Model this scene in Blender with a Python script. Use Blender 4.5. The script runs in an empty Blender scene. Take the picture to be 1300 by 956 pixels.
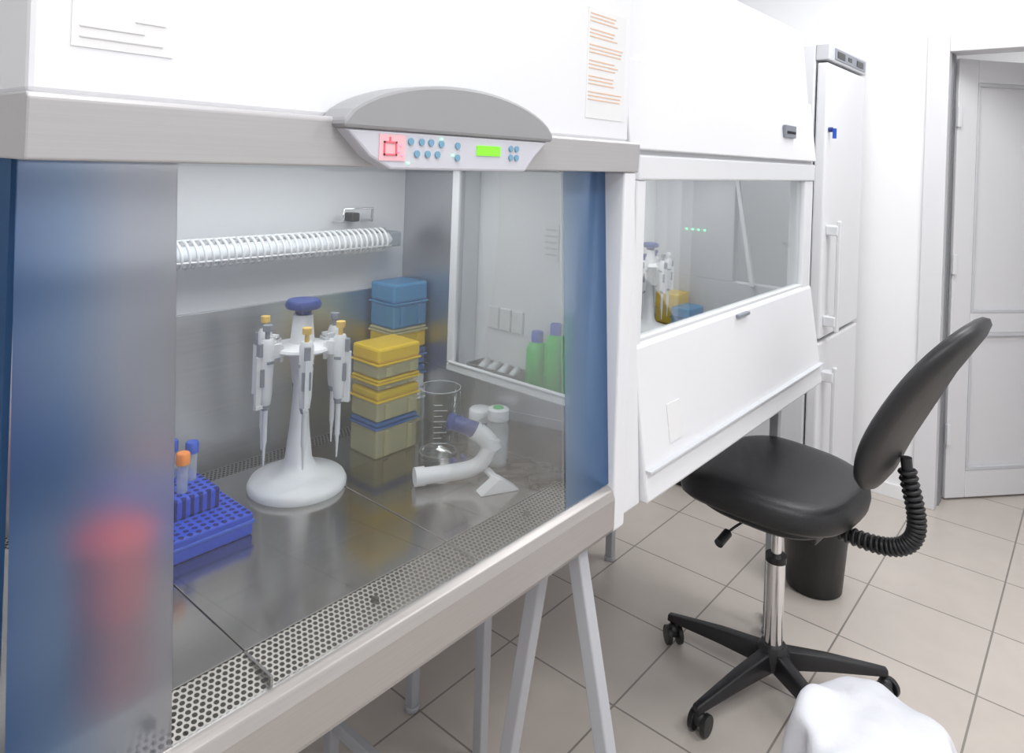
import bpy, bmesh, math, random
from mathutils import Vector, Matrix
random.seed(4)
C=bpy.context.collection
# ---------------------------------------------------------------- materials
def mat(name,col,rough=0.5,metal=0.0,noise=0.0,nscale=20,emis=None,es=0,bump=0.0,spec=0.5,coat=0):
    m=bpy.data.materials.new(name); m.use_nodes=True; nt=m.node_tree; b=nt.nodes['Principled BSDF']
    b.inputs['Base Color'].default_value=(*col,1); b.inputs['Roughness'].default_value=rough; b.inputs['Metallic'].default_value=metal
    b.inputs['Specular IOR Level'].default_value=spec; b.inputs['Coat Weight'].default_value=coat
    if emis: b.inputs['Emission Color'].default_value=(*emis,1); b.inputs['Emission Strength'].default_value=es
    tc=nt.nodes.new('ShaderNodeTexCoord'); nz=nt.nodes.new('ShaderNodeTexNoise'); nz.inputs['Scale'].default_value=nscale; nz.inputs['Detail'].default_value=4
    nt.links.new(tc.outputs['Object'],nz.inputs['Vector'])
    if noise:
        mx=nt.nodes.new('ShaderNodeMix'); mx.data_type='RGBA'
        mx.inputs[6].default_value=(*[c*(1-noise) for c in col],1); mx.inputs[7].default_value=(*[min(1,c*(1+noise)) for c in col],1)
        nt.links.new(nz.outputs['Fac'],mx.inputs[0]); nt.links.new(mx.outputs[2],b.inputs['Base Color'])
    if bump:
        bp=nt.nodes.new('ShaderNodeBump'); bp.inputs['Strength'].default_value=bump; bp.inputs['Distance'].default_value=0.005
        nt.links.new(nz.outputs['Fac'],bp.inputs['Height']); nt.links.new(bp.outputs[0],b.inputs['Normal'])
    return m
def brushed(name,col,rough,scale=(4,300,300),amt=.08,metal=1.0):
    m=mat(name,col,rough,metal); nt=m.node_tree; b=nt.nodes['Principled BSDF']
    tc=nt.nodes.new('ShaderNodeTexCoord'); mp=nt.nodes.new('ShaderNodeMapping'); mp.inputs['Scale'].default_value=scale
    nz=nt.nodes.new('ShaderNodeTexNoise'); nz.inputs['Scale'].default_value=1; nz.inputs['Detail'].default_value=3
    nt.links.new(tc.outputs['Object'],mp.inputs[0]); nt.links.new(mp.outputs[0],nz.inputs['Vector'])
    r=nt.nodes.new('ShaderNodeMapRange'); r.inputs[3].default_value=rough-amt; r.inputs[4].default_value=rough+amt
    nt.links.new(nz.outputs['Fac'],r.inputs[0]); nt.links.new(r.outputs[0],b.inputs['Roughness'])
    mx=nt.nodes.new('ShaderNodeMix'); mx.data_type='RGBA'
    mx.inputs[6].default_value=(*[c*.9 for c in col],1); mx.inputs[7].default_value=(*[min(1,c*1.08) for c in col],1)
    nt.links.new(nz.outputs['Fac'],mx.inputs[0]); nt.links.new(mx.outputs[2],b.inputs['Base Color'])
    return m
def dots(name,col,dark,pitch,rad,metal=1.0,rough=.3,stagger=True):
    m=mat(name,col,rough,metal); nt=m.node_tree; b=nt.nodes['Principled BSDF']; N=nt.nodes; L=nt.links
    tc=N.new('ShaderNodeTexCoord'); sep=N.new('ShaderNodeSeparateXYZ'); L.new(tc.outputs['Object'],sep.inputs[0])
    def mth(op,a,bv=None):
        n=N.new('ShaderNodeMath'); n.operation=op
        for i,v in enumerate([a,bv]):
            if v is None: continue
            if isinstance(v,(int,float)): n.inputs[i].default_value=v
            else: L.new(v,n.inputs[i])
        return n.outputs[0]
    py=pitch*(1.732 if stagger else 1)
    def grid(off):
        u=mth('SUBTRACT',mth('FRACT',mth('ADD',mth('DIVIDE',sep.outputs[0],pitch),off)),.5)
        v=mth('SUBTRACT',mth('FRACT',mth('ADD',mth('DIVIDE',sep.outputs[1],py),off)),.5)
        u=mth('MULTIPLY',u,pitch); v=mth('MULTIPLY',v,py)
        return mth('SQRT',mth('ADD',mth('MULTIPLY',u,u),mth('MULTIPLY',v,v)))
    g=grid(0.0)
    if stagger: g=mth('MINIMUM',g,grid(.5))
    h=mth('LESS_THAN',g,rad)
    mx=N.new('ShaderNodeMix'); mx.data_type='RGBA'; mx.inputs[6].default_value=(*col,1); mx.inputs[7].default_value=(*dark,1)
    L.new(h,mx.inputs[0]); L.new(mx.outputs[2],b.inputs['Base Color'])
    L.new(mth('MULTIPLY',mth('SUBTRACT',1.0,h),metal),b.inputs['Metallic'])
    L.new(mth('ADD',mth('MULTIPLY',h,.6),rough),b.inputs['Roughness'])
    return m
def clear(name,tint=(1,1,1),refl=.09,rough=0.0,k=5):
    m=bpy.data.materials.new(name); m.use_nodes=True; nt=m.node_tree; nt.nodes.clear(); N=nt.nodes
    t=N.new('ShaderNodeBsdfTransparent'); t.inputs[0].default_value=(*tint,1)
    g=N.new('ShaderNodeBsdfGlossy'); g.inputs['Roughness'].default_value=rough
    lw=N.new('ShaderNodeLayerWeight'); lw.inputs[0].default_value=.25
    r=N.new('ShaderNodeMapRange'); r.inputs[3].default_value=refl*.5; r.inputs[4].default_value=refl*k
    nt.links.new(lw.outputs['Fresnel'],r.inputs[0])
    mx=N.new('ShaderNodeMixShader'); nt.links.new(r.outputs[0],mx.inputs[0]); nt.links.new(t.outputs[0],mx.inputs[1]); nt.links.new(g.outputs[0],mx.inputs[2])
    o=N.new('ShaderNodeOutputMaterial'); nt.links.new(mx.outputs[0],o.inputs[0]); return m
def plastic_clear(name,col,a=.5):
    m=bpy.data.materials.new(name); m.use_nodes=True; nt=m.node_tree; N=nt.nodes; b=N['Principled BSDF']
    b.inputs['Base Color'].default_value=(*col,1); b.inputs['Roughness'].default_value=.22
    t=N.new('ShaderNodeBsdfTransparent'); t.inputs[0].default_value=(*[min(1,.35+.7*c) for c in col],1)
    mx=N.new('ShaderNodeMixShader'); mx.inputs[0].default_value=a
    nt.links.new(t.outputs[0],mx.inputs[1]); nt.links.new(b.outputs[0],mx.inputs[2]); nt.links.new(mx.outputs[0],N['Material Output'].inputs[0]); return m
def frosted(name,stops,x0,x1):
    m=bpy.data.materials.new(name); m.use_nodes=True; nt=m.node_tree; nt.nodes.clear(); N=nt.nodes; L=nt.links
    tc=N.new('ShaderNodeTexCoord'); sep=N.new('ShaderNodeSeparateXYZ'); L.new(tc.outputs['Object'],sep.inputs[0])
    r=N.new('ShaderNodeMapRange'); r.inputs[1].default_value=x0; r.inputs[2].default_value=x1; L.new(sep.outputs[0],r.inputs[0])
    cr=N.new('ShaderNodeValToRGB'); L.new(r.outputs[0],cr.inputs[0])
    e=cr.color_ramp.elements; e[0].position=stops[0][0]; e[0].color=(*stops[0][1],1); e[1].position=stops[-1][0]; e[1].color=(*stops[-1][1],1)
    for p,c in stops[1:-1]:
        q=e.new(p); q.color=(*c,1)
    d=N.new('ShaderNodeBsdfDiffuse'); t=N.new('ShaderNodeBsdfTranslucent'); g=N.new('ShaderNodeBsdfRefraction'); g.inputs['Roughness'].default_value=.68; g.inputs['IOR'].default_value=1.14
    for s in (d,t): L.new(cr.outputs[0],s.inputs[0])
    br=N.new('ShaderNodeMix'); br.data_type='RGBA'; br.inputs[0].default_value=.35; br.inputs[7].default_value=(1,1,1,1); L.new(cr.outputs[0],br.inputs[6]); L.new(br.outputs[2],g.inputs[0])
    a=N.new('ShaderNodeMixShader'); a.inputs[0].default_value=.4; L.new(d.outputs[0],a.inputs[1]); L.new(t.outputs[0],a.inputs[2])
    b=N.new('ShaderNodeMixShader'); b.inputs[0].default_value=.60; L.new(a.outputs[0],b.inputs[1]); L.new(g.outputs[0],b.inputs[2])
    o=N.new('ShaderNodeOutputMaterial'); L.new(b.outputs[0],o.inputs[0]); return m
def emit(name,col,s):
    m=mat(name,col,.5,emis=col,es=s); return m

M_wall=mat('wall_paint',(.90,.90,.91),.8,noise=.015,nscale=6,bump=.03)
M_ceil=mat('ceiling_paint',(.9,.9,.9),.9)
M_white=mat('white_powder_coat',(.80,.805,.83),.38,noise=.01,nscale=200)
M_white2=mat('white_enamel',(.76,.77,.795),.3)
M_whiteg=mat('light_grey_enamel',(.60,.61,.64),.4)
M_leg=mat('stand_grey_enamel',(.47,.48,.51),.45)
M_seam=mat('seam_dark',(.25,.26,.28),.6)
M_head=brushed('brushed_aluminium_trim',(.47,.46,.465),.45,(4,200,500),metal=.35)
M_steel=brushed('stainless_steel_worktop',(.47,.455,.44),.17,(6,250,250),.05)
M_steelb=brushed('stainless_steel_wall',(.58,.585,.61),.34,(4,250,350),.06)
M_lip=brushed('stainless_steel_lip',(.43,.405,.39),.36,(6,300,400),metal=.5)
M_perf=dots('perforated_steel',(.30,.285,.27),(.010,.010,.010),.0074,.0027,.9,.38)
M_chrome=mat('chrome',(.85,.85,.86),.12,1)
M_glass=clear('sash_glass',(.95,.965,.965),.08)
M_glassw=clear('side_window_glass',(.97,.98,.98),.02)
M_glass2=clear('lab_glass',(.93,.95,.955),.04,k=14)
M_clearpl=plastic_clear('clear_plastic',(.8,.84,.86),.35)
M_frL=frosted('frosted_blue_grey_left',[(0,(.045,.14,.36)),(.30,(.15,.27,.47)),(.62,(.38,.42,.50)),(1,(.46,.46,.48))],.17,.31)  # frosted pane, colour ramps from blue to grey along X
M_frR=frosted('frosted_blue_right',[(0,(.46,.57,.74)),(.5,(.26,.41,.66)),(1,(.11,.24,.50))],.93,1.055)  # frosted pane, pale blue ramps to deeper blue along X
M_frS=frosted('frosted_blue_side',[(0,(.10,.22,.42)),(1,(.12,.25,.45))],.1,.2)
M_grey=mat('grey_console',(.31,.31,.32),.45)
M_panel=mat('lilac_grey_panel',(.60,.60,.66),.4)
M_btn=mat('blue_button',(.18,.36,.5),.4)
M_red=mat('red_marking',(.85,.15,.2),.5)
M_pink=mat('pink_indicator_field',(.85,.50,.54),.5)
M_led=emit('red_led',(1,.1,.15),4)
M_gled=emit('green_led',(.2,1,.4),3)
M_lcd=emit('green_lcd',(.22,.75,.03),.35)
M_paper=mat('paper',(.78,.78,.78),.7)
M_ink=mat('orange_ink',(.78,.52,.38),.7)
M_inkg=mat('grey_ink',(.6,.6,.62),.7)
M_black=mat('black_leatherette',(.016,.016,.018),.42,bump=.12,nscale=250,noise=.1)
M_blackp=mat('black_plastic',(.015,.015,.017),.4)
M_bwhite=mat('white_plastic',(.76,.77,.79),.35)
M_pgrey=mat('grey_plastic',(.24,.26,.30),.4)
M_dsteel=mat('dark_instrument_steel',(.035,.035,.04),.35,.3)
M_navy=mat('navy_plastic',(.025,.05,.22),.35)
M_blue=mat('blue_plastic',(.03,.10,.55),.4)
M_bdots=dots('blue_rack_holes',(.02,.08,.62),(.005,.01,.15),.012,.004,0,.4,False)
M_yel=plastic_clear('yellow_plastic',(.92,.66,.02),.68)
M_ydots=dots('yellow_tips_top',(.85,.66,.05),(.35,.25,.02),.009,.003,0,.4,False)
M_lyel=plastic_clear('pale_yellow_plastic',(.80,.76,.46),.45)
M_lblue=plastic_clear('light_blue_plastic',(.12,.42,.72),.5)
M_dblue=plastic_clear('deep_blue_plastic',(.05,.16,.45),.75)
M_cyl=mat('orange_cap',(.9,.28,.05),.4)
M_green=mat('green_plastic',(.01,.42,.03),.4)
M_green2=mat('green_bottle_plastic',(.01,.56,.06),.3)
M_redp=mat('red_plastic',(1.0,.015,.015),.5)
M_cloth=mat('white_cotton',(.80,.81,.86),.9,bump=.2,nscale=120)
M_tube=emit('uv_tube_glass',(.85,.88,.92),.1)
M_door=mat('door_paint',(.74,.74,.76),.45)
def tiles():
    m=mat('beige_floor_tile',(.62,.55,.50),.28); nt=m.node_tree; N=nt.nodes; L=nt.links; b=N['Principled BSDF']
    tc=N.new('ShaderNodeTexCoord'); mp=N.new('ShaderNodeMapping'); L.new(tc.outputs['Object'],mp.inputs[0])
    mp.inputs['Location'].default_value=(-2.70,-.24,0)
    br=N.new('ShaderNodeTexBrick'); br.offset=0; br.inputs['Scale'].default_value=1; br.inputs['Brick Width'].default_value=.36; br.inputs['Row Height'].default_value=.36
    br.inputs['Mortar Size'].default_value=.003; br.inputs['Mortar Smooth'].default_value=.2
    br.inputs['Color1'].default_value=(.62,.56,.505,1); br.inputs['Color2'].default_value=(.65,.59,.535,1); br.inputs['Mortar'].default_value=(.27,.245,.22,1)
    L.new(mp.outputs[0],br.inputs['Vector'])
    nz=N.new('ShaderNodeTexNoise'); nz.inputs['Scale'].default_value=9; nz.inputs['Detail'].default_value=6; L.new(tc.outputs['Object'],nz.inputs['Vector'])
    mx=N.new('ShaderNodeMix'); mx.data_type='RGBA'; mx.blend_type='MULTIPLY'; mx.inputs[0].default_value=.15
    L.new(br.outputs['Color'],mx.inputs[6]); L.new(nz.outputs['Fac'],mx.inputs[7]); L.new(mx.outputs[2],b.inputs['Base Color'])
    return m
M_floor=tiles()
# ---------------------------------------------------------------- geometry helpers
def empty(name,loc):
    e=bpy.data.objects.new(name,None); e.location=loc; e.empty_display_size=.1; C.objects.link(e); return e
def add(name,parent,bm,m,bevel=0,smooth=False,seg=2,sub=0):
    bmesh.ops.recalc_face_normals(bm,faces=bm.faces)
    me=bpy.data.meshes.new(name); bm.to_mesh(me); bm.free()
    o=bpy.data.objects.new(name,me); C.objects.link(o)
    for mm in (m if isinstance(m,(list,tuple)) else [m]): me.materials.append(mm)
    if parent:
        o.parent=parent; o.matrix_parent_inverse=Matrix.Translation(parent.location).inverted()
    if bevel:
        b=o.modifiers.new('bevel','BEVEL'); b.width=bevel; b.segments=seg; b.limit_method='ANGLE'; b.angle_limit=math.radians(35)
    if sub:
        s=o.modifiers.new('sub','SUBSURF'); s.levels=sub; s.render_levels=sub
    if smooth:
        for p in me.polygons: p.use_smooth=True
    return o
def xf(bm,T):
    if T is not None: bmesh.ops.transform(bm,matrix=T,verts=bm.verts)
def bbox(bm,x0,x1,y0,y1,z0,z1):
    r=bmesh.ops.create_cube(bm,size=1)
    for v in r['verts']:
        v.co=Vector(((x0+x1)/2+v.co.x*(x1-x0),(y0+y1)/2+v.co.y*(y1-y0),(z0+z1)/2+v.co.z*(z1-z0)))
    return r['verts']
def box(name,par,x0,x1,y0,y1,z0,z1,m,bevel=.002,T=None):
    bm=bmesh.new(); bbox(bm,x0,x1,y0,y1,z0,z1); xf(bm,T); return add(name,par,bm,m,bevel)
def boxes(name,par,L,m,bevel=0,T=None):
    bm=bmesh.new()
    for b in L: bbox(bm,*b)
    xf(bm,T); return add(name,par,bm,m,bevel)
def prism(name,par,axis,pts,a,b,m,bevel=.002,T=None):
    bm=bmesh.new()
    def P(p,t): return {'x':(t,p[0],p[1]),'y':(p[0],t,p[1]),'z':(p[0],p[1],t)}[axis]
    A=[bm.verts.new(P(p,a)) for p in pts]; B=[bm.verts.new(P(p,b)) for p in pts]
    bm.faces.new(A); bm.faces.new(B[::-1]); n=len(pts)
    for i in range(n): bm.faces.new([A[i],B[i],B[(i+1)%n],A[(i+1)%n]])
    xf(bm,T); return add(name,par,bm,m,bevel)
def bcyl(bm,p0,p1,r0,r1=None,seg=24):
    r1=r0 if r1 is None else r1; p0=Vector(p0); p1=Vector(p1); d=p1-p0
    q=d.to_track_quat('Z','Y').to_matrix().to_4x4(); q.translation=(p0+p1)/2
    bmesh.ops.create_cone(bm,cap_ends=True,segments=seg,radius1=r0,radius2=max(r1,1e-5),depth=d.length,matrix=q)
def cyl(name,par,p0,p1,r0,m,r1=None,seg=28,bevel=0,T=None):
    bm=bmesh.new(); bcyl(bm,p0,p1,r0,r1,seg); xf(bm,T); o=add(name,par,bm,m,bevel,True)
    o.data.set_sharp_from_angle(angle=math.radians(40)); return o
def blathe(bm,c,prof,seg=32,T=None):
    rings=[]
    for r,z in prof:
        rings.append([bm.verts.new((c[0]+r*math.cos(2*math.pi*i/seg),c[1]+r*math.sin(2*math.pi*i/seg),c[2]+z)) for i in range(seg)])
    for a,b in zip(rings,rings[1:]):
        for i in range(seg): bm.faces.new([a[i],a[(i+1)%seg],b[(i+1)%seg],b[i]])
    return rings
def lathe(name,par,c,prof,m,seg=36,cap=True,T=None):
    bm=bmesh.new(); R=blathe(bm,c,prof,seg)
    if cap:
        bm.faces.new(R[0][::-1])
        if cap is True: bm.faces.new(R[-1])
    xf(bm,T); o=add(name,par,bm,m,0,True); o.data.set_sharp_from_angle(angle=math.radians(50)); return o
def tube(name,par,pts,r,m,smoothc=True,res=6,T=None):
    cu=bpy.data.curves.new(name,'CURVE'); cu.dimensions='3D'; cu.bevel_depth=r; cu.bevel_resolution=res; cu.use_fill_caps=True
    if smoothc:
        s=cu.splines.new('NURBS'); s.points.add(len(pts)-1)
        for p,q in zip(s.points,pts): p.co=(*q,1)
        s.order_u=min(4,len(pts)); s.use_endpoint_u=True; s.resolution_u=10
    else:
        s=cu.splines.new('POLY'); s.points.add(len(pts)-1)
        for p,q in zip(s.points,pts): p.co=(*q,1)
    o=bpy.data.objects.new(name,cu); C.objects.link(o); bpy.context.view_layer.update()
    me=bpy.data.meshes.new_from_object(o); bpy.data.objects.remove(o)
    bm=bmesh.new(); bm.from_mesh(me); bpy.data.meshes.remove(me); xf(bm,T)
    o=add(name,par,bm,m,0,True); return o
def bez(pts,n):
    out=[]
    P=[Vector(p) for p in pts]
    for i in range(n+1):
        t=i/n; Q=P[:]
        while len(Q)>1: Q=[a.lerp(b,t) for a,b in zip(Q,Q[1:])]
        out.append(Q[0])
    return out
def btorus(bm,c,axis,R,r,seg=24,ms=8):
    q=Vector(axis).to_track_quat('Z','Y').to_matrix(); c=Vector(c); rings=[]
    for i in range(seg):
        a=2*math.pi*i/seg; ring=[]
        for j in range(ms):
            b=2*math.pi*j/ms
            ring.append(bm.verts.new(c+q@Vector(((R+r*math.cos(b))*math.cos(a),(R+r*math.cos(b))*math.sin(a),r*math.sin(b)))))
        rings.append(ring)
    for i in range(seg):
        A=rings[i];B=rings[(i+1)%seg]
        for j in range(ms): bm.faces.new([A[j],B[j],B[(j+1)%ms],A[(j+1)%ms]])
# ---------------------------------------------------------------- room
XW=3.5; XL=-1.3; YB=1.5; YF=-1.9; ZC=2.7
box('floor',None,XL,5.2,YF,YB,-.05,0,M_floor,0)
box('ceiling',None,XL,XW+.12,YF,YB,ZC,ZC+.05,M_ceil,0)
box('wall_back',None,XL,XW+.12,YB,YB+.1,0,ZC,M_wall,0)
box('wall_front',None,XL,XW+.12,YF-.1,YF,0,ZC,M_wall,0)
box('wall_left',None,XL-.1,XL,YF,YB,0,ZC,M_wall,0)
DY0,DY1,DZ=-.36,.56,1.985
boxes('wall_right',None,[(XW,XW+.12,DY1,YB,0,ZC),(XW,XW+.12,YF,DY0,0,ZC),(XW,XW+.12,DY0,DY1,DZ,ZC)],M_wall)
boxes('wall_corridor',None,[(5.0,5.1,YF,YB,0,ZC),(XW+.12,5.1,YB-.3,YB-.2,0,ZC),(XW+.12,5.1,YF,YF+.1,0,ZC),(XW+.12,5.1,YF,YB,2.5,2.55)],M_wall)
boxes('baseboard_right',None,[(XW-.012,XW,.63,YB,0,.06),(XW-.012,XW,YF,DY0-.08,0,.06)],M_wall,.002)
box('baseboard_back',None,XL,XW-.012,YB-.012,YB,0,.06,M_wall,.002)
# door frame + leaf
dr=empty('door_1',(XW,.1,0))
boxes('door_frame',dr,[(XW-.015,XW+.12,DY1-.03,.615,0,2.045),(XW-.015,XW+.12,DY0-.055,DY0+.03,0,2.045),(XW-.015,XW+.12,DY0+.03,DY1-.03,1.965,2.045)],M_door,.004)
boxes('frame_seal',dr,[(XW+.05,XW+.118,DY1-.036,DY1-.029,0,1.965)],M_seam)
T=Matrix.Translation((XW+.125,.512,0))@Matrix.Rotation(math.radians(-39.5),4,'Z')
def leafbox(n,x0,x1,y0,y1,z0,z1,m,b=.003): return box(n,dr,x0,x1,y0,y1,z0,z1,m,b,T)
leafbox('leaf_core',.0,.84,.012,.028,.012,1.95,M_door)
boxes('leaf_stiles',dr,[(0,.10,0,.04,.01,1.955),(.74,.84,0,.04,.01,1.955),(.10,.74,0,.04,.01,.13),(.10,.74,0,.04,1.85,1.955),(.10,.74,0,.04,.74,.83)],M_door,.004,T)
boxes('leaf_beads',dr,[(.10,.74,-.002,.012,.13,.145),(.10,.74,-.002,.012,.725,.74),(.10,.74,-.002,.012,.83,.845),(.10,.74,-.002,.012,1.835,1.85),(.10,.112,-.002,.012,.145,.725),(.10,.112,-.002,.012,.845,1.835)],M_whiteg,.002,T)
boxes('hinges',dr,[(-.008,.012,-.012,.004,z,z+.09) for z in (.25,1.0,1.65)],M_bwhite,.003,T)
tube('lever_handle',dr,[(.79,0,1.0),(.79,-.05,1.0),(.68,-.055,1.0)],.009,M_chrome,False,T=T)
# ---------------------------------------------------------------- biosafety cabinet A
c1=empty('biosafety_cabinet',(.62,1.0,0))
X0,X1=.172,1.095
ZH=1.418
box('upper_body',c1,X0+.002,X1,.660,1.42,1.472,2.3,M_white,.005)
prism('header_trim',c1,'x',[(.638,ZH),(.636,1.468),(.640,1.472),(.72,1.4725),(.72,ZH)],X0-.004,X1+.004,M_head,.002)
box('header_side_trim',c1,X0-.004,X0+.004,.72,1.40,ZH,1.472,M_head,.001)
box('interior_ceiling',c1,.18,1.03,.72,1.2,1.44,1.472,M_white2,0)
box('back_panel_upper',c1,.18,1.02,1.172,1.2,1.15,1.46,M_whiteg,.001)
box('back_panel_lower',c1,.18,1.02,1.165,1.2,.875,1.155,M_steelb,.001)
box('back_plenum',c1,X0,X1,1.2,1.42,.79,1.5,M_white,.003)
boxes('left_side_frame',c1,[(X0,.18,.70,1.2,.79,.90),(X0,.18,1.12,1.2,.90,1.45)],M_white,.002)
box('left_side_glass',c1,.173,.178,.69,1.12,.90,ZH,M_frS,0)
boxes('right_side_panel',c1,[(1.02,1.04,.70,1.2,.87,1.0),(1.02,1.04,1.01,1.2,1.0,1.46),(1.02,1.04,.685,.70,.87,1.46)],M_steelb,.002)
boxes('right_outer_panel',c1,[(1.088,X1,.70,1.42,.79,1.5),(1.02,1.088,.70,1.2,.79,.87),(1.04,1.088,.70,1.2,.87,1.0),(1.04,1.088,1.01,1.2,1.0,1.46)],M_white,.002)
boxes('side_window_frame',c1,[(1.012,1.022,.70,1.02,1.0,1.016),(1.012,1.022,1.0,1.02,1.016,1.45),(1.008,1.016,.70,1.012,1.016,1.022)],M_bwhite,.003)
box('side_window_glass',c1,1.028,1.031,.70,1.005,1.0,1.45,M_glassw,0)
boxes('socket_plate',c1,[(1.082,1.088,.945,.972,1.085,1.13),(1.082,1.088,.912,.939,1.085,1.13),(1.082,1.088,.879,.906,1.085,1.13)],M_bwhite,.002)
boxes('label_sheet',c1,[(1.0865,1.088,.80,.835,1.24,1.31)],M_paper)
boxes('label_lines',c1,[(1.0855,1.0865,.803,.832,1.25+.012*i,1.254+.012*i) for i in range(5)],M_inkg)
box('right_front_post',c1,1.057,X1,.640,.72,.79,ZH,M_white,.004)
box('cabinet_base',c1,X0,X1,.668,1.42,.79,.862,M_whiteg,.003)
boxes('work_trays',c1,[(.18,.4092,.712,1.125,.868,.88),(.4108,.7192,.712,1.125,.868,.88),(.7208,1.02,.712,1.125,.868,.88)],M_steel,.0008)
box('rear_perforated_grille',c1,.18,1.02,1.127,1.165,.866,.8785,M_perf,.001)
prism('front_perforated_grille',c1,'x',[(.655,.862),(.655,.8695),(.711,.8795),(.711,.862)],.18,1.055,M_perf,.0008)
boxes('grille_joints',c1,[(.4085,.4115,.655,.711,.8695,.8800),(.7185,.7215,.655,.711,.8695,.8800)],M_steel)
for i,x in enumerate((.57,.87,.30)): cyl(f'grille_knob_{i+1}',c1,(x,.685,.872),(x,.685,.8775),.005,M_blackp)
prism('front_lip',c1,'x',[(.640,.792),(.637,.80),(.637,.85),(.642,.864),(.655,.870),(.668,.866),(.668,.792)],X0,1.057,M_lip,.002)
ZT=1.428
def sashpts(z): return .650+(z-.87)/(ZT-.87)*.030
def sash(n,x0,x1,m,th=.004):
    return prism(n,c1,'x',[(sashpts(.872),.872),(sashpts(.872)+th,.872),(sashpts(ZT)+th,ZT),(sashpts(ZT),ZT)],x0,x1,m,0)
sash('sash_clear_pane',.305,.93,M_glass)
def sashf(n,x0,x1,m):
    bm=bmesh.new(); vs=[bm.verts.new(p) for p in ((x0,sashpts(.872)+.002,.872),(x1,sashpts(.872)+.002,.872),(x1,sashpts(ZT)+.002,ZT),(x0,sashpts(ZT)+.002,ZT))]
    bm.faces.new(vs); return add(n,c1,bm,m)
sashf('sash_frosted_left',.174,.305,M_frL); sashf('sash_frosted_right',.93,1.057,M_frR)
# console
xs=[.447+(.812-.447)*i/32 for i in range(33)]
top=[(x,1.466+.054*max(0,1-((x-.63)/.1835)**2)**.62) for x in xs]
prism('console_cover',c1,'y',top+[(.812,1.460),(.447,1.460)],.614,.662,M_grey,.004)
prism('console_panel',c1,'y',[(.452,1.460),(.805,1.460),(.775,1.436),(.755,1.416),(.515,1.416),(.485,1.430)],.618,.642,M_panel,.003)
boxes('display',c1,[(.655,.700,.6165,.6185,1.436,1.449)],M_lcd)
boxes('indicator_field',c1,[(.497,.535,.6170,.6185,1.426,1.456)],M_pink)
dz=-.008
boxes('indicator_drawing',c1,[(.503,.505,.616,.6172,1.440+dz,1.456+dz),(.520,.522,.616,.6172,1.440+dz,1.456+dz),(.503,.522,.616,.6172,1.454+dz,1.456+dz),(.503,.522,.616,.6172,1.440+dz,1.442+dz),(.511,.513,.616,.6172,1.456+dz,1.461+dz)],M_red)
bm=bmesh.new()
for x,z in ((.527,1.452),(.530,1.441),(.524,1.445)): bcyl(bm,(x,.6155,z+dz),(x,.6175,z+dz),.0014,seg=10)
add('red_leds',c1,bm,M_led)
bm=bmesh.new()
for x,z in ((.540,1.432),(.592,1.462),(.612,1.443)): bcyl(bm,(x,.616,z+dz),(x,.6185,z+dz),.0011,seg=10)
add('green_leds',c1,bm,M_gled)
bm=bmesh.new()
for x,z in ((.543,1.457),(.560,1.457),(.575,1.457),(.592,1.456),(.553,1.443),(.570,1.443),(.586,1.443),(.620,1.455),(.620,1.440),(.722,1.455),(.734,1.455),(.722,1.443),(.734,1.443)):
    bcyl(bm,(x,.6160,z+dz),(x,.6185,z+dz),.0042,seg=18)
add('buttons',c1,bm,M_btn)
def legs(name,par,segs,rails,feet,m,s=.0135):
    bm=bmesh.new()
    for x,yb,yt,zt in segs:
        A=[bm.verts.new((x+a*s,yb+b*s,.012)) for a,b in ((-1,-1),(1,-1),(1,1),(-1,1))]
        B=[bm.verts.new((x+a*s,yt+b*s,zt)) for a,b in ((-1,-1),(1,-1),(1,1),(-1,1))]
        bm.faces.new(A);bm.faces.new(B)
        for i in range(4): bm.faces.new([A[i],A[(i+1)%4],B[(i+1)%4],B[i]])
        bcyl(bm,(x,yb,0),(x,yb,.014),.020,seg=16)
    for b in rails: bbox(bm,*b)
    add(name,par,bm,m,.003)
legs('stand_frame',c1,[(1.0,.50,.68,.79),(1.0,.86,.74,.79),(1.0,1.34,1.34,.79),(.27,.50,.68,.79),(.27,.86,.74,.79),(.27,1.34,1.34,.79)],
 [(.27,1.0,.74,.775,.745,.79),(.27,1.0,1.32,1.355,.745,.79),(.984,1.016,.68,1.35,.75,.79),(.254,.286,.68,1.35,.75,.79),(.27,1.0,1.325,1.355,.12,.15),(.99,1.01,.86,1.34,.10,.13)],None,M_leg)
# UV lamp with ribbed guard
bm=bmesh.new(); bcyl(bm,(.26,1.125,1.262),(.945,1.125,1.262),.013)
add('uv_tube',c1,bm,M_tube,0,True)
bm=bmesh.new()
for i in range(52): btorus(bm,(.26+i*.0129,1.125,1.262),(1,0,.12),.0225,.0026,20,6)
for a in (0,2.1,4.2):
    bcyl(bm,(.26,1.125+.0225*math.sin(a),1.262+.0225*math.cos(a)),(.93,1.125+.0225*math.sin(a),1.262+.0225*math.cos(a)),.0018,seg=6)
add('lamp_guard_ribs',c1,bm,M_bwhite,0,True)
boxes('lamp_sockets',c1,[(.935,.962,1.112,1.172,1.247,1.277),(.25,.262,1.112,1.172,1.247,1.277)],M_pgrey,.003)
tube('outlet_bracket',c1,[(.835,1.172,1.30),(.835,1.14,1.30),(.835,1.138,1.325),(.905,1.138,1.325),(.905,1.14,1.30),(.905,1.172,1.30)],.003,M_chrome,False)
box('outlet_valve',c1,.86,.88,1.145,1.172,1.298,1.316,M_blackp,.003)
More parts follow.
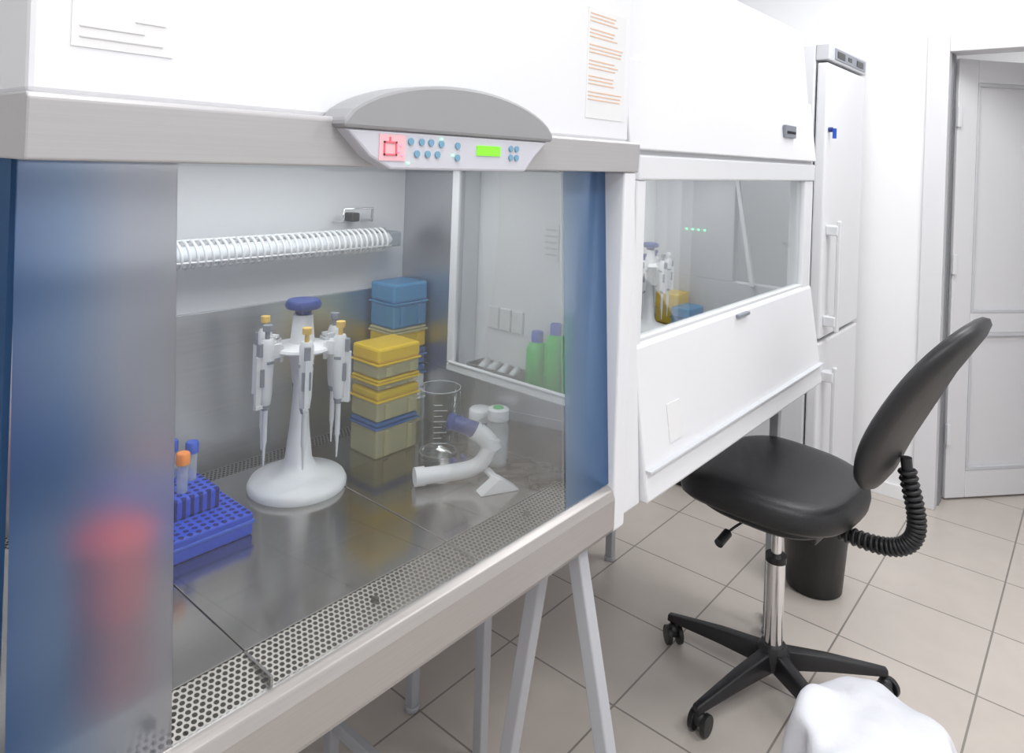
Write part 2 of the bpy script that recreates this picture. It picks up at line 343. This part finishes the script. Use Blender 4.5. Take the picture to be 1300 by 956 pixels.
# notices
n1=empty('notice_sheet',(.24,.66,1.56))
box('paper',n1,.204,.287,.6592,.6600,1.514,1.60,M_paper,0)
boxes('text',n1,[(.210,.278,.6586,.6593,1.522,1.5230),(.210,.262,.6586,.6593,1.531,1.5318),(.254,.28,.6586,.6593,1.541,1.5418)],M_inkg)
n2=empty('notice_sheet.001',(1.0,.66,1.6))
box('paper',n2,.957,1.075,.6590,.6600,1.507,1.69,M_paper,0)
L=[];z=1.682
for i in range(24):
    if i%4==3: z-=.0075; continue
    L.append((.962,.962+random.uniform(.07,.106),.6584,.6591,z-.0018,z)); z-=.0062
boxes('text',n2,L,M_ink)
# ---------------------------------------------------------------- items on tray A
def pipette(par,x,y,z,ang,cap,s=1.0,nm='pipette',tilt=0):
    T=Matrix.Translation((x,y,z))@Matrix.Rotation(ang,4,'Z')@Matrix.Scale(s,4)
    bm=bmesh.new(); R=blathe(bm,(0,0,0),[(.0012,0),(.003,.035),(.0045,.04),(.0045,.095),(.0085,.105),(.0105,.12),(.0115,.17),(.012,.205),(.009,.213)],16)
    bm.faces.new(R[0][::-1]);bm.faces.new(R[-1])
    bbox(bm,-.008,.008,-.026,0,.190,.198); bbox(bm,-.006,.006,-.028,-.022,.170,.198)
    bbox(bm,-.003,.003,.010,.020,.100,.185); bbox(bm,-.004,.004,.004,.020,.098,.104)
    xf(bm,T); add(nm+'_body',par,bm,M_bwhite,0,True).data.set_sharp_from_angle(angle=.7)
    bm=bmesh.new(); bcyl(bm,(0,0,.212),(0,0,.228),.004,seg=12); bcyl(bm,(0,0,.226),(0,0,.236),.008,seg=16)
    xf(bm,T); add(nm+'_button',par,bm,cap,0,True).data.set_sharp_from_angle(angle=.7)
    bm=bmesh.new(); bbox(bm,-.0075,.0075,.0,.0135,.135,.165); bbox(bm,-.005,.005,.006,.017,.185,.207); bbox(bm,-.0125,.0125,-.006,.006,.172,.177); bcyl(bm,(0,0,.094),(0,0,.103),.0065,.009,14)
    xf(bm,T); add(nm+'_window',par,bm,M_pgrey,.0005)
def pstand(name,x,y,z,s,caps,n=6,off=.3):
    e=empty(name,(x,y,z)); c=(x,y,z)
    k=s
    lathe('base',e,c,[(.079*k,0),(.080*k,.006*k),(.076*k,.014*k),(.050*k,.022*k),(.030*k,.030*k),(.022*k,.045*k),(.016*k,.10*k),(.012*k,.16*k),(.011*k,.27*k)],M_bwhite,48)
    lathe('carousel',e,(x,y,z+.218*k),[(.012*k,-.03*k),(.018*k,-.02*k),(.022*k,0),(.048*k,.008*k),(.050*k,.011*k),(.048*k,.015*k),(.020*k,.020*k),(.018*k,.04*k),(.016*k,.066*k)],M_bwhite,40)
    lathe('knob',e,(x,y,z+.283*k),[(.012*k,0),(.014*k,.008*k),(.028*k,.012*k),(.030*k,.018*k),(.026*k,.025*k),(.008*k,.028*k)],M_navy,32)
    for i in range(n):
        a=off+2*math.pi*i/n; r=.066*k
        pipette(e,x+r*math.cos(a),y+r*math.sin(a),z+.052*k,a-math.pi/2,caps[i%len(caps)],k*.95,f'pipette_{i+1}')
        boxes(f'hook_{i+1}',e,[(.045*k,.060*k,-.009*k,-.004*k,.222*k,.245*k),(.045*k,.060*k,.004*k,.009*k,.222*k,.245*k)],M_bwhite,.001,Matrix.Translation(c)@Matrix.Rotation(a,4,'Z'))
    return e
M_cream=mat('cream_button',(.75,.50,.12),.4)
pstand('pipette_stand',.67,1.015,.88,1.0,[M_cream,M_pgrey,M_cream,M_cream,M_pgrey],6,-1.0)
def tipbox(par,nm,x,y,z,w,d,h,mb,ml,split=.6,top=None):
    zs=z+h*split
    box(nm+'_base',par,x-w/2+.003,x+w/2-.003,y-d/2+.003,y+d/2-.003,z,zs,mb,.004)
    box(nm+'_rim',par,x-w/2,x+w/2,y-d/2,y+d/2,zs,zs+.004,ml,.0015)
    if top: box(nm+'_tips',par,x-w/2+.006,x+w/2-.006,y-d/2+.006,y+d/2-.006,zs+.004,zs+.006,top,0)
    box(nm+'_lid',par,x-w/2+.002,x+w/2-.002,y-d/2+.002,y+d/2-.002,zs+.0045,z+h-.0005,ml,.005)
    boxes(nm+'_feet',par,[(x-w/2+.02,x-w/2+.03,y-d/2-.0015,y-d/2+.003,z+.004,zs-.004),(x+w/2-.03,x+w/2-.02,y-d/2-.0015,y-d/2+.003,z+.004,zs-.004)],mb,.0005)
s1=empty('pipette_tip_box_stack',(.87,1.035,.88))
tipbox(s1,'box_1',.868,1.035,.88,.105,.083,.066,M_lyel,M_dblue,.80)
tipbox(s1,'box_2',.868,1.035,.947,.105,.083,.056,M_lyel,M_yel,.62,M_ydots)
tipbox(s1,'box_3',.868,1.035,1.004,.105,.083,.020,M_lyel,M_yel,.5,M_ydots)
tipbox(s1,'box_4',.868,1.035,1.025,.105,.083,.056,M_lyel,M_yel,.42,M_ydots)
s2=empty('pipette_tip_box_stack.001',(.965,1.11,.88))
tipbox(s2,'box_1',.968,1.120,.88,.095,.08,.07,M_lyel,M_bwhite,.7)
tipbox(s2,'box_2',.968,1.120,.951,.095,.08,.05,M_bwhite,M_dblue,.6)
tipbox(s2,'box_3',.968,1.120,1.002,.095,.08,.035,M_dblue,M_dblue,.5)
tipbox(s2,'box_4',.968,1.120,1.038,.095,.08,.045,M_yel,M_lyel,.75)
tipbox(s2,'box_5',.968,1.120,1.084,.095,.08,.090,M_lblue,M_lblue,.52)
bk=empty('glass_beaker',(.925,.945,.88))
lathe('beaker_wall',bk,(.925,.945,.8805),[(.032,0),(.036,.004),(.0365,.118),(.039,.122)],M_glass2,40,'bottom')
bm=bmesh.new(); btorus(bm,(.925,.945,1.002),(0,0,1),.0385,.0009,40,6); btorus(bm,(.925,.945,.883),(0,0,1),.034,.0010,40,6)
add('beaker_rim',bk,bm,M_clearpl,0,True)
boxes('graduations',bk,[(-.012,.012-.009*(i%2),-.0372,-.0368,.03+.010*i,.0309+.010*i) for i in range(8)],M_bwhite,0,Matrix.Translation((.925,.945,.88))@Matrix.Rotation(math.radians(-40),4,'Z'))
fl=empty('glass_flask',(.985,.965,.88))
lathe('flask_wall',fl,(.990,.965,.8805),[(.026,0),(.028,.004),(.024,.03),(.010,.065),(.009,.09),(.012,.094)],M_glass2,32,'bottom')
rb=empty('reagent_bottle',(.960,.830,.88))
lathe('bottle',rb,(.966,.834,.88),[(.019,0),(.021,.004),(.021,.068),(.018,.076),(.012,.081)],M_clearpl,32)
lathe('liquid',rb,(.966,.834,.883),[(.017,0),(.0185,.003),(.0185,.045)],M_bwhite,32)
lathe('cap',rb,(.966,.834,.961),[(.0195,0),(.0195,.018),(.017,.020)],M_bwhite,32)
lathe('cap_insert',rb,(.966,.834,.981),[(.010,0),(.009,.002)],M_green,24)
rb2=empty('reagent_bottle.001',(.975,.90,.88))
lathe('bottle',rb2,(.980,.890,.88),[(.021,0),(.023,.004),(.023,.050),(.019,.058),(.014,.062)],M_clearpl,32)
lathe('cap',rb2,(.980,.890,.942),[(.022,0),(.022,.018),(.019,.021)],M_bwhite,32)
# pipette controller on its rest
pc=empty('pipette_controller',(.87,.83,.88))
tube('grip',pc,[(.805,.868,.896),(.838,.850,.896),(.872,.828,.897),(.900,.812,.903),(.908,.804,.925),(.915,.800,.950)],.0135,M_bwhite,True,8)
tube('grip_end',pc,[(.800,.871,.896),(.815,.863,.896)],.0155,M_bwhite,False,8)
tube('head',pc,[(.915,.800,.930),(.912,.806,.948),(.895,.825,.962)],.0160,M_bwhite,True,8)
tube('nosepiece',pc,[(.902,.818,.960),(.870,.852,.975)],.0135,M_navy,False,8)
lathe('nose_tip',pc,(0,0,0),[(.0130,0),(.016,.005),(.010,.012)],M_navy,24,T=Matrix.Translation((.870,.852,.975))@Vector((-.028,.03,.012)).to_track_quat('Z','Y').to_matrix().to_4x4())
boxes('triggers',pc,[(.862,.874,.842,.854,.903,.914),(.880,.890,.834,.846,.905,.918)],M_navy,.003)
T=Matrix.Translation((.888,.762,.8805))@Matrix.Rotation(math.radians(-25),4,'Z')
prism('rest_foot',pc,'y',[(-.035,0),(.035,0),(.030,.004),(.004,.022),(-.004,.022),(-.030,.004)],-.012,.012,M_bwhite,.001,T)
boxes('rest_clip',pc,[(-.006,.006,.0,.05,.012,.018)],M_bwhite,.001,T)
sc=empty('scissors',(.98,.76,.88))
bm=bmesh.new()
bcyl(bm,(.925,.800,.885),(.975,.752,.886),.0015,.0055,10); bcyl(bm,(.925,.790,.886),(.985,.762,.887),.0015,.0055,10)
bcyl(bm,(.975,.752,.886),(.995,.728,.886),.0050,.0042,10); bcyl(bm,(.985,.762,.887),(1.000,.755,.887),.0050,.0042,10)
bcyl(bm,(.968,.762,.880),(.968,.762,.894),.006,seg=14)
btorus(bm,(.998,.716,.886),(0,0,1),.012,.0048); btorus(bm,(.999,.748,.887),(0,0,1),.012,.0048)
add('scissor_blades_and_handles',sc,bm,M_dsteel,0,True)
fc=empty('forceps',(.97,.79,.88))
bm=bmesh.new(); bcyl(bm,(.945,.838,.885),(1.005,.785,.889),.0018,.0048,10); bcyl(bm,(.955,.845,.885),(1.005,.785,.889),.0018,.0048,10)
add('forceps_arms',fc,bm,M_dsteel,0,True)
mk=empty('marker_pen',(.95,.74,.886))
bm=bmesh.new(); bcyl(bm,(.955,.733,.888),(.998,.700,.888),.0072,.0072,18); bcyl(bm,(.945,.740,.888),(.955,.733,.888),.0045,.0072,18)
add('marker_body',mk,bm,M_blackp,0,True)
# tube rack + tubes
rk=empty('tube_rack',(.46,1.0,.88))
box('lower_rack',rk,.385,.54,.925,1.08,.8802,.912,M_bdots,.003)
box('lower_rack_rim',rk,.383,.542,.923,1.082,.896,.902,M_blue,.002)
box('upper_rack',rk,.385,.515,.975,1.08,.9125,.94,M_bdots,.003)
for i,(x,y,cm) in enumerate(((.455,1.045,M_cyl),(.470,1.000,M_cyl),(.478,1.055,M_blue),(.497,1.03,M_blue),(.435,1.01,M_cyl))):
    lathe(f'tube_{i+1}',rk,(x,y,.935),[(.0075,0),(.0078,.045)],M_clearpl,20)
    lathe(f'tube_cap_{i+1}',rk,(x,y,.98),[(.0095,0),(.0095,.014),(.008,.016)],cm,20)
sh=empty('sharps_container',(.337,.855,.88))
lathe('body',sh,(.337,.860,.8802),[(.038,0),(.040,.005),(.044,.085)],M_redp,32)
lathe('lid',sh,(.337,.860,.966),[(.045,0),(.045,.008),(.030,.014),(.014,.016),(.014,.022)],M_redp,32)
tr=empty('instrument_tray',(1.06,.93,1.0))
bm=bmesh.new(); ty=.855
for b in [(1.036,1.086,ty,.985,1.0005,1.003),(1.036,1.038,ty,.985,1.003,1.018),(1.084,1.086,ty,.985,1.003,1.018),(1.038,1.084,ty,ty+.002,1.003,1.018),(1.038,1.084,.983,.985,1.003,1.018)]: bbox(bm,*b)
add('tray',tr,bm,M_lip)
bm=bmesh.new()
for i in range(4):
    y=.870+i*.027; bcyl(bm,(1.042,y,1.012+.002*(i%3)),(1.08,y+.015,1.016),.008,seg=12)
add('wrapped_tools',tr,bm,M_paper,0,True)
for i,(y,h) in enumerate(((.735,.150),(.779,.125),(.823,.100))):
    g=empty('green_bottle' if i==0 else f'green_bottle.{i:03d}',(1.060,y,1.0))
    lathe('bottle_body',g,(1.060,y,1.0005),[(.018,0),(.0205,.003),(.0205,h*.72),(.015,h*.84),(.009,h*.88)],M_green2,32)
    lathe('bottle_cap',g,(1.060,y,1.0005+h*.87),[(.0115,0),(.0115,.018),(.010,.020)],M_green if i<1 else M_blue,24)
# ---------------------------------------------------------------- biosafety cabinet B
c2=empty('biosafety_cabinet.001',(1.73,1.05,0))
A0,A1=1.2,2.27
prism('upper_body',c2,'x',[(.700,1.458),(.745,1.87),(1.42,1.87),(1.42,1.458)],A0-.05,A1,M_white,.008)
prism('upper_cover_panel',c2,'x',[(.690,1.462),(.712,1.640),(.722,1.640),(.70,1.462)],A0-.045,A1-.005,M_white,.003)
box('head_strip',c2,A0,A1,.694,.74,1.402,1.452,M_white2,.004)
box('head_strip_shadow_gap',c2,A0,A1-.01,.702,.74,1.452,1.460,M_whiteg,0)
box('right_front_post',c2,2.195,A1,.698,.745,1.07,1.402,M_white,.004)
box('left_front_post',c2,A0,1.235,.698,.745,1.07,1.402,M_white,.004)
prism('lower_front_panel',c2,'x',[(.655,.782),(.652,.79),(.694,1.07),(.700,1.082),(.73,1.082),(.73,.782)],A0+.002,A1,M_white,.005)
prism('panel_fold',c2,'x',[(.648,.842),(.6485,.846),(.665,.846),(.665,.842)],A0+.004,A1-.002,M_whiteg,.0005)
prism('left_cheek',c2,'x',[(.668,.782),(.706,1.45),(.76,1.45),(.76,.782)],1.112,1.199,M_white,.004)
box('left_panel',c2,1.112,1.235,.76,1.42,.80,1.458,M_white,.003)
box('window_sash',c2,1.235,2.195,.708,.711,1.08,1.405,M_glass,0)
box('window_sill',c2,1.235,2.195,.700,.722,1.078,1.088,M_bwhite,.002)
box('back_panel',c2,1.235,A1,1.22,1.42,.80,1.458,M_white,0)
box('base',c2,A0,A1,.73,1.42,.785,.90,M_whiteg,.003)
box('work_tray',c2,1.235,2.23,.74,1.22,.90,.91,M_steel,.001)
boxes('right_panel',c2,[(2.23,A1,.745,1.22,.90,1.06),(2.23,A1,.93,1.22,1.06,1.458)],M_whiteg,.002)
box('right_side_glass',c2,2.245,2.249,.745,.93,1.06,1.45,M_glassw,0)
prism('side_glass_frame',c2,'x',[(.855,1.055),(.868,1.055),(.938,1.45),(.925,1.45)],2.218,2.23,M_bwhite,.001)
box('control_module',c2,1.99,2.075,.690,.700,1.525,1.56,M_pgrey,.002)
boxes('control_buttons',c2,[(2.0+.012*i,2.007+.012*i,.688,.6905,1.536,1.543) for i in range(6)],M_blackp)
prism('panel_label',c2,'x',[(.6625,.870),(.6735,.945),(.675,.945),(.664,.870)],1.305,1.36,M_paper,0)
boxes('panel_latch',c2,[(1.69,1.76,.684,.700,1.062,1.07)],M_pgrey,.002)
boxes('green_led_reflections',c2,[(2.2265,2.2305,1.03+.022*i,1.0345+.022*i,1.218,1.2225) for i in range(4)],M_gled)  # small glowing boxes on the side wall stand in for green LED reflections
box('interior_lamp',c2,1.3,2.15,1.1,1.16,1.445,1.456,M_tube,.002)
legs('stand_frame',c2,[(2.20,.765,.765,.785),(2.20,1.34,1.34,.785),(1.25,1.34,1.34,.785),(1.25,1.10,1.10,.785)],
 [(1.25,2.2,1.32,1.355,.745,.785),(1.25,2.2,.750,.785,.745,.785),(2.184,2.216,.765,1.34,.75,.785),(1.234,1.266,.765,1.34,.75,.785),(1.25,2.2,1.325,1.355,.12,.15)],None,M_leg)
pstand('pipette_stand.001',1.985,1.10,.91,.90,[M_navy,M_pgrey,M_bwhite],6,.2)
s3=empty('pipette_tip_box',(2.11,1.03,.91)); tipbox(s3,'box',2.112,1.028,.91,.105,.07,.072,M_lblue,M_lblue,.5)
s4=empty('pipette_tip_box.001',(2.17,1.11,.91)); tipbox(s4,'box',2.168,1.112,.91,.10,.08,.100,M_yel,M_yel,.5,M_ydots)
bk2=empty('glass_beaker.001',(2.18,.9,.91))
lathe('beaker_wall',bk2,(2.185,.91,.9105),[(.024,0),(.026,.004),(.0265,.08),(.029,.084)],M_glass2,32,'bottom')
mg=empty('rubber_bulb',(2.17,.82,.91))
lathe('bulb',mg,(2.18,.835,.9105),[(.012,0),(.024,.01),(.026,.03),(.018,.06),(.01,.09),(.009,.12)],M_blackp,24)
# ---------------------------------------------------------------- refrigerator
fr=empty('refrigerator',(3.2,1.15,0))
box('body',fr,2.90,3.45,.90,1.47,.05,1.94,M_white2,.006)
box('upper_door',fr,2.90,3.45,.85,.893,.77,1.865,M_white,.008)
box('lower_door',fr,2.90,3.45,.85,.893,.07,.755,M_white,.008)
box('control_strip',fr,2.90,3.45,.848,.90,1.875,1.94,M_whiteg,.004)
box('control_display',fr,2.97,3.42,.845,.849,1.885,1.93,M_pgrey,.001)
boxes('display_windows',fr,[(3.0,3.10,.843,.846,1.895,1.92),(3.15,3.2,.843,.846,1.9,1.915),(3.28,3.38,.843,.846,1.895,1.92)],M_blackp)
box('plinth',fr,2.92,3.43,.88,1.45,0,.05,M_blackp,.002)
def handle(n,x,z0,z1):
    bm=bmesh.new(); bbox(bm,x-.012,x+.012,.795,.812,z0,z1); bbox(bm,x-.02,x+.03,.805,.851,z0+.02,z0+.06); bbox(bm,x-.02,x+.03,.805,.851,z1-.06,z1-.02)
    add(n,fr,bm,M_bwhite,.005,seg=3)
handle('upper_handle',2.955,.80,1.24); handle('lower_handle',2.955,.22,.66)
cyl('lock',fr,(2.93,.851,1.60),(2.93,.835,1.60),.010,M_navy); boxes('key',fr,[(2.928,2.932,.82,.835,1.565,1.605)],M_blue,.001)
# ---------------------------------------------------------------- chair
ch=empty('office_chair',(1.97,.67,0)); cx,cy=1.97,.67
TC=Matrix.Translation((cx,cy,0))@Matrix.Rotation(math.radians(-4),4,'Z')
def superpad(name,a,b,n,rings,m,T,curve=None,seg=56,taper=0):
    bm=bmesh.new(); R=[]
    for s,z in rings:
        ring=[]
        for i in range(seg):
            t=2*math.pi*i/seg; c,sn=math.cos(t),math.sin(t)
            x=a*s*math.copysign(abs(c)**(2/n),c); y=b*s*math.copysign(abs(sn)**(2/n),sn)
            x*=1-taper*(y/b)
            zz=z+(curve(x,y) if curve else 0)
            ring.append(bm.verts.new((x,y,zz)))
        R.append(ring)
    for A,B in zip(R,R[1:]):
        for i in range(seg): bm.faces.new([A[i],A[(i+1)%seg],B[(i+1)%seg],B[i]])
    bm.faces.new(R[0][::-1]); bm.faces.new(R[-1]); xf(bm,T)
    o=add(name,ch,bm,m,0,True); return o
rg=[(.80,0),(.93,.004),(.985,.016),(1.0,.034),(.992,.052),(.96,.066),(.90,.075),(.80,.080),(.6,.083),(.35,.082),(.1,.081)]
superpad('seat',.235,.225,2.9,rg,M_black,TC@Matrix.Translation((0,.010,.538)),lambda x,y:-.28*max(0,y-.08)**1.5+.25*x*x-.01,taper=-.06)
superpad('seat_shell',.20,.19,3,[(.7,-.0),(.9,.005),(1,.02),(1.0,.03)],M_blackp,TC@Matrix.Translation((0,.010,.508)))
rb_=[(.5,-.004),(.85,0),(.96,.008),(1.0,.020),(.98,.034),(.92,.042),(.8,.046),(.5,.049),(.2,.050)]
bx=Matrix.Translation((0,-.356,.880))@Matrix.Rotation(math.radians(25),4,'X')@Matrix.Rotation(math.radians(90),4,'X')
superpad('backrest',.195,.25,2.6,[(s,-z) for s,z in rb_],M_black,TC@bx,lambda x,y:-.5*x*x+.36*(y+.03)**2,taper=.12)
arm=bez([(0,-.10,.500),(0,-.22,.51),(0,-.33,.46),(0,-.395,.56),(0,-.32,.62),(0,-.312,.74)],34)
tube('back_arm',ch,[tuple(p) for p in arm],.013,M_blackp,False,T=TC)
bm=bmesh.new()
for i in range(4,33):
    d=(arm[i+1]-arm[i-1]) if i<34 else arm[i]-arm[i-1]
    btorus(bm,arm[i],d,.017,.0055,18,6)
xf(bm,TC); add('arm_bellows',ch,bm,M_blackp,0,True)
box('mechanism',ch,-.07,.07,-.13,.09,.47,.513,M_blackp,.008,TC)
cyl('gas_column',ch,(0,0,.20),(0,0,.475),.014,M_chrome,T=TC)
cyl('outer_column',ch,(0,0,.10),(0,0,.36),.025,M_chrome,T=TC)
cyl('column_collar',ch,(0,0,.355),(0,0,.372),.028,M_blackp,T=TC)
tube('height_lever',ch,[(-.03,.03,.485),(-.14,.06,.475),(-.18,.06,.465)],.005,M_chrome,T=TC); cyl('lever_knob',ch,(-.17,.06,.468),(-.215,.062,.455),.012,M_blackp,T=TC)
lathe('hub',ch,(cx,cy,.065),[(.035,0),(.045,.01),(.045,.045),(.032,.065)],M_blackp,32)
for i in range(5):
    a=math.radians(92+72*i); Tm=Matrix.Translation((cx,cy,0))@Matrix.Rotation(a,4,'Z')
    bm=bmesh.new(); sec=[]
    for r,w,z0,z1 in ((.03,.024,.068,.118),(.15,.020,.068,.105),(.27,.015,.062,.085),(.31,.013,.060,.078)):
        sec.append([bm.verts.new((r,-w,z0)),bm.verts.new((r,w,z0)),bm.verts.new((r,w*.7,z1)),bm.verts.new((r,-w*.7,z1))])
    bm.faces.new(sec[0]);bm.faces.new(sec[-1])
    for A,B in zip(sec,sec[1:]):
        for k in range(4): bm.faces.new([A[k],A[(k+1)%4],B[(k+1)%4],B[k]])
    xf(bm,Tm); add(f'leg_{i+1}',ch,bm,M_blackp,.004,True)
    rr=.298; Tw=Tm@Matrix.Translation((rr,0,0))@Matrix.Rotation(.8+i,4,'Z')
    bm=bmesh.new(); bcyl(bm,(-.024,.012,.0265),(-.010,.012,.0265),.0262,seg=28) ; bcyl(bm,(.010,.012,.0265),(.024,.012,.0265),.0262,seg=28)
    bcyl(bm,(-.012,.012,.0265),(.012,.012,.0265),.008,seg=12); bcyl(bm,(0,0,.03),(0,0,.066),.007,seg=12)
    bmesh.ops.create_uvsphere(bm,u_segments=16,v_segments=8,radius=.019,matrix=Matrix.Translation((0,.008,.038)))
    xf(bm,Tw); add(f'castor_{i+1}',ch,bm,M_blackp,.002,True).data.set_sharp_from_angle(angle=.8)
# ---------------------------------------------------------------- waste bin
wb=empty('waste_bin',(2.56,.74,0))
lathe('bin',wb,(2.56,.74,.0),[(.085,0),(.090,.004),(.112,.29),(.117,.292),(.117,.30),(.108,.30),(.086,.01)],M_blackp,40)
# ---------------------------------------------------------------- stool with lab coat
SX,SY=1.475,.31; ZS=-.105
st=empty('stool',(SX,SY,0))
lathe('seat',st,(SX,SY,.42+ZS),[(.10,0),(.115,.006),(.115,.028),(.10,.034)],M_blackp,40)
bm=bmesh.new()
for i in range(4):
    a=math.pi/4+i*math.pi/2
    bcyl(bm,(SX+.14*math.cos(a),SY+.14*math.sin(a),0),(SX+.08*math.cos(a),SY+.08*math.sin(a),.42+ZS),.011,seg=14)
btorus(bm,(SX,SY,.17),(0,0,1),.113,.008)
add('legs',st,bm,M_chrome,0,True)
lc=empty('lab_coat',(SX,SY,.46+ZS))
from mathutils import noise as mn
bm=bmesh.new(); n=44; G=[]
for i in range(n+1):
    row=[]
    for j in range(n+1):
        u=(i/n-.5)*2; v=(j/n-.5)*2
        r=max(abs(u),abs(v)); rad=math.hypot(u,v) or 1e-6
        k=r/rad; x=u*k; y=v*k; rr=math.hypot(x,y); a=math.atan2(y,x)
        hr=rr*.33
        top=.115
        if hr<top: X=hr; Z=.488+.012*math.cos(hr/top*1.4)
        else:
            e=hr-top; fold=.014*math.sin(a*7+1)*min(1,e/.08)+.009*math.sin(a*13)*min(1,e/.08)
            X=top+.022*(1-math.exp(-e/.02))+e*.06+fold; Z=.489-max(0,e-.012)*.97
        nz=mn.noise(Vector((x*4,y*4,2)))*.016+mn.noise(Vector((x*9,y*9,5)))*.007+.006*math.sin(x*14+y*6)*min(1,rr*2)
        row.append(bm.verts.new((SX+X*math.cos(a)*1.02,SY+X*math.sin(a),Z+nz+.004+ZS)))
    G.append(row)
for i in range(n):
    for j in range(n): bm.faces.new([G[i][j],G[i+1][j],G[i+1][j+1],G[i][j+1]])
o=add('coat_cloth',lc,bm,M_cloth,0,True,sub=1)
so=o.modifiers.new('th','SOLIDIFY'); so.thickness=.003; so.offset=1
# ---------------------------------------------------------------- lights
def area(name,loc,sx,sy,p,col=(1,1,1),rot=(0,0,0),par=None):
    l=bpy.data.lights.new(name,'AREA'); l.shape='RECTANGLE'; l.size=sx; l.size_y=sy; l.energy=p; l.color=col
    o=bpy.data.objects.new(name,l); o.location=loc; o.rotation_euler=rot; C.objects.link(o)
    if par: o.parent=par; o.matrix_parent_inverse=Matrix.Translation(par.location).inverted()
    return o
M_lamp=emit('lamp_diffuser',(1,1,1),2)
for i,(x,y,p) in enumerate(((.3,-.7,16),(2.1,-.7,17),(2.6,.4,16),(.2,.3,12.5))):
    nm='ceiling_light' if i==0 else f'ceiling_light.{i:03d}'
    e=empty(nm,(x,y,ZC-.03)); box('housing',e,x-.31,x+.31,y-.31,y+.31,ZC-.04,ZC,M_bwhite,.003); box('diffuser',e,x-.29,x+.29,y-.29,y+.29,ZC-.046,ZC-.04,M_lamp,0)
    area('lamp',(x,y,ZC-.05),.58,.58,p,(.975,.985,1),par=e)
e=empty('corridor_light',(4.3,.2,2.47)); box('housing',e,4.15,4.45,.05,.35,2.47,2.5,M_bwhite,.002); area('lamp',(4.3,.2,2.46),.3,.3,7,par=e)
area('cabinet_lamp',(.6,.95,1.435),.7,.15,2.1,(1,1,.995),par=c1)
area('cabinet_lamp',(1.72,1.0,1.435),.8,.12,2.6,(1,1,.995),par=c2)
w=bpy.data.worlds.new('world'); bpy.context.scene.world=w; w.use_nodes=True
w.node_tree.nodes['Background'].inputs[0].default_value=(.9,.93,1,1); w.node_tree.nodes['Background'].inputs[1].default_value=.3
# ---------------------------------------------------------------- camera
f=890; yaw=math.atan2(757.5,f); rl=math.radians(2)
d=Vector((math.cos(yaw),math.sin(yaw),0)); r=Vector((math.sin(yaw),-math.cos(yaw),0)); up=Vector((0,0,1))
cxv=r*math.cos(rl)+up*math.sin(rl); cyv=-r*math.sin(rl)+up*math.cos(rl)
cam=bpy.data.cameras.new('camera'); co=bpy.data.objects.new('camera',cam); C.objects.link(co)
Mx=Matrix((cxv,cyv,-d)).transposed().to_4x4(); Mx.translation=(0,0,1.43); co.matrix_world=Mx
cam.sensor_width=36; cam.lens=36*f/1300; cam.shift_y=(205-478)/1300; cam.clip_start=.02
bpy.context.scene.camera=co
sc_=bpy.context.scene; sc_.view_settings.view_transform='Standard'; sc_.view_settings.look='None'; sc_.view_settings.exposure=0
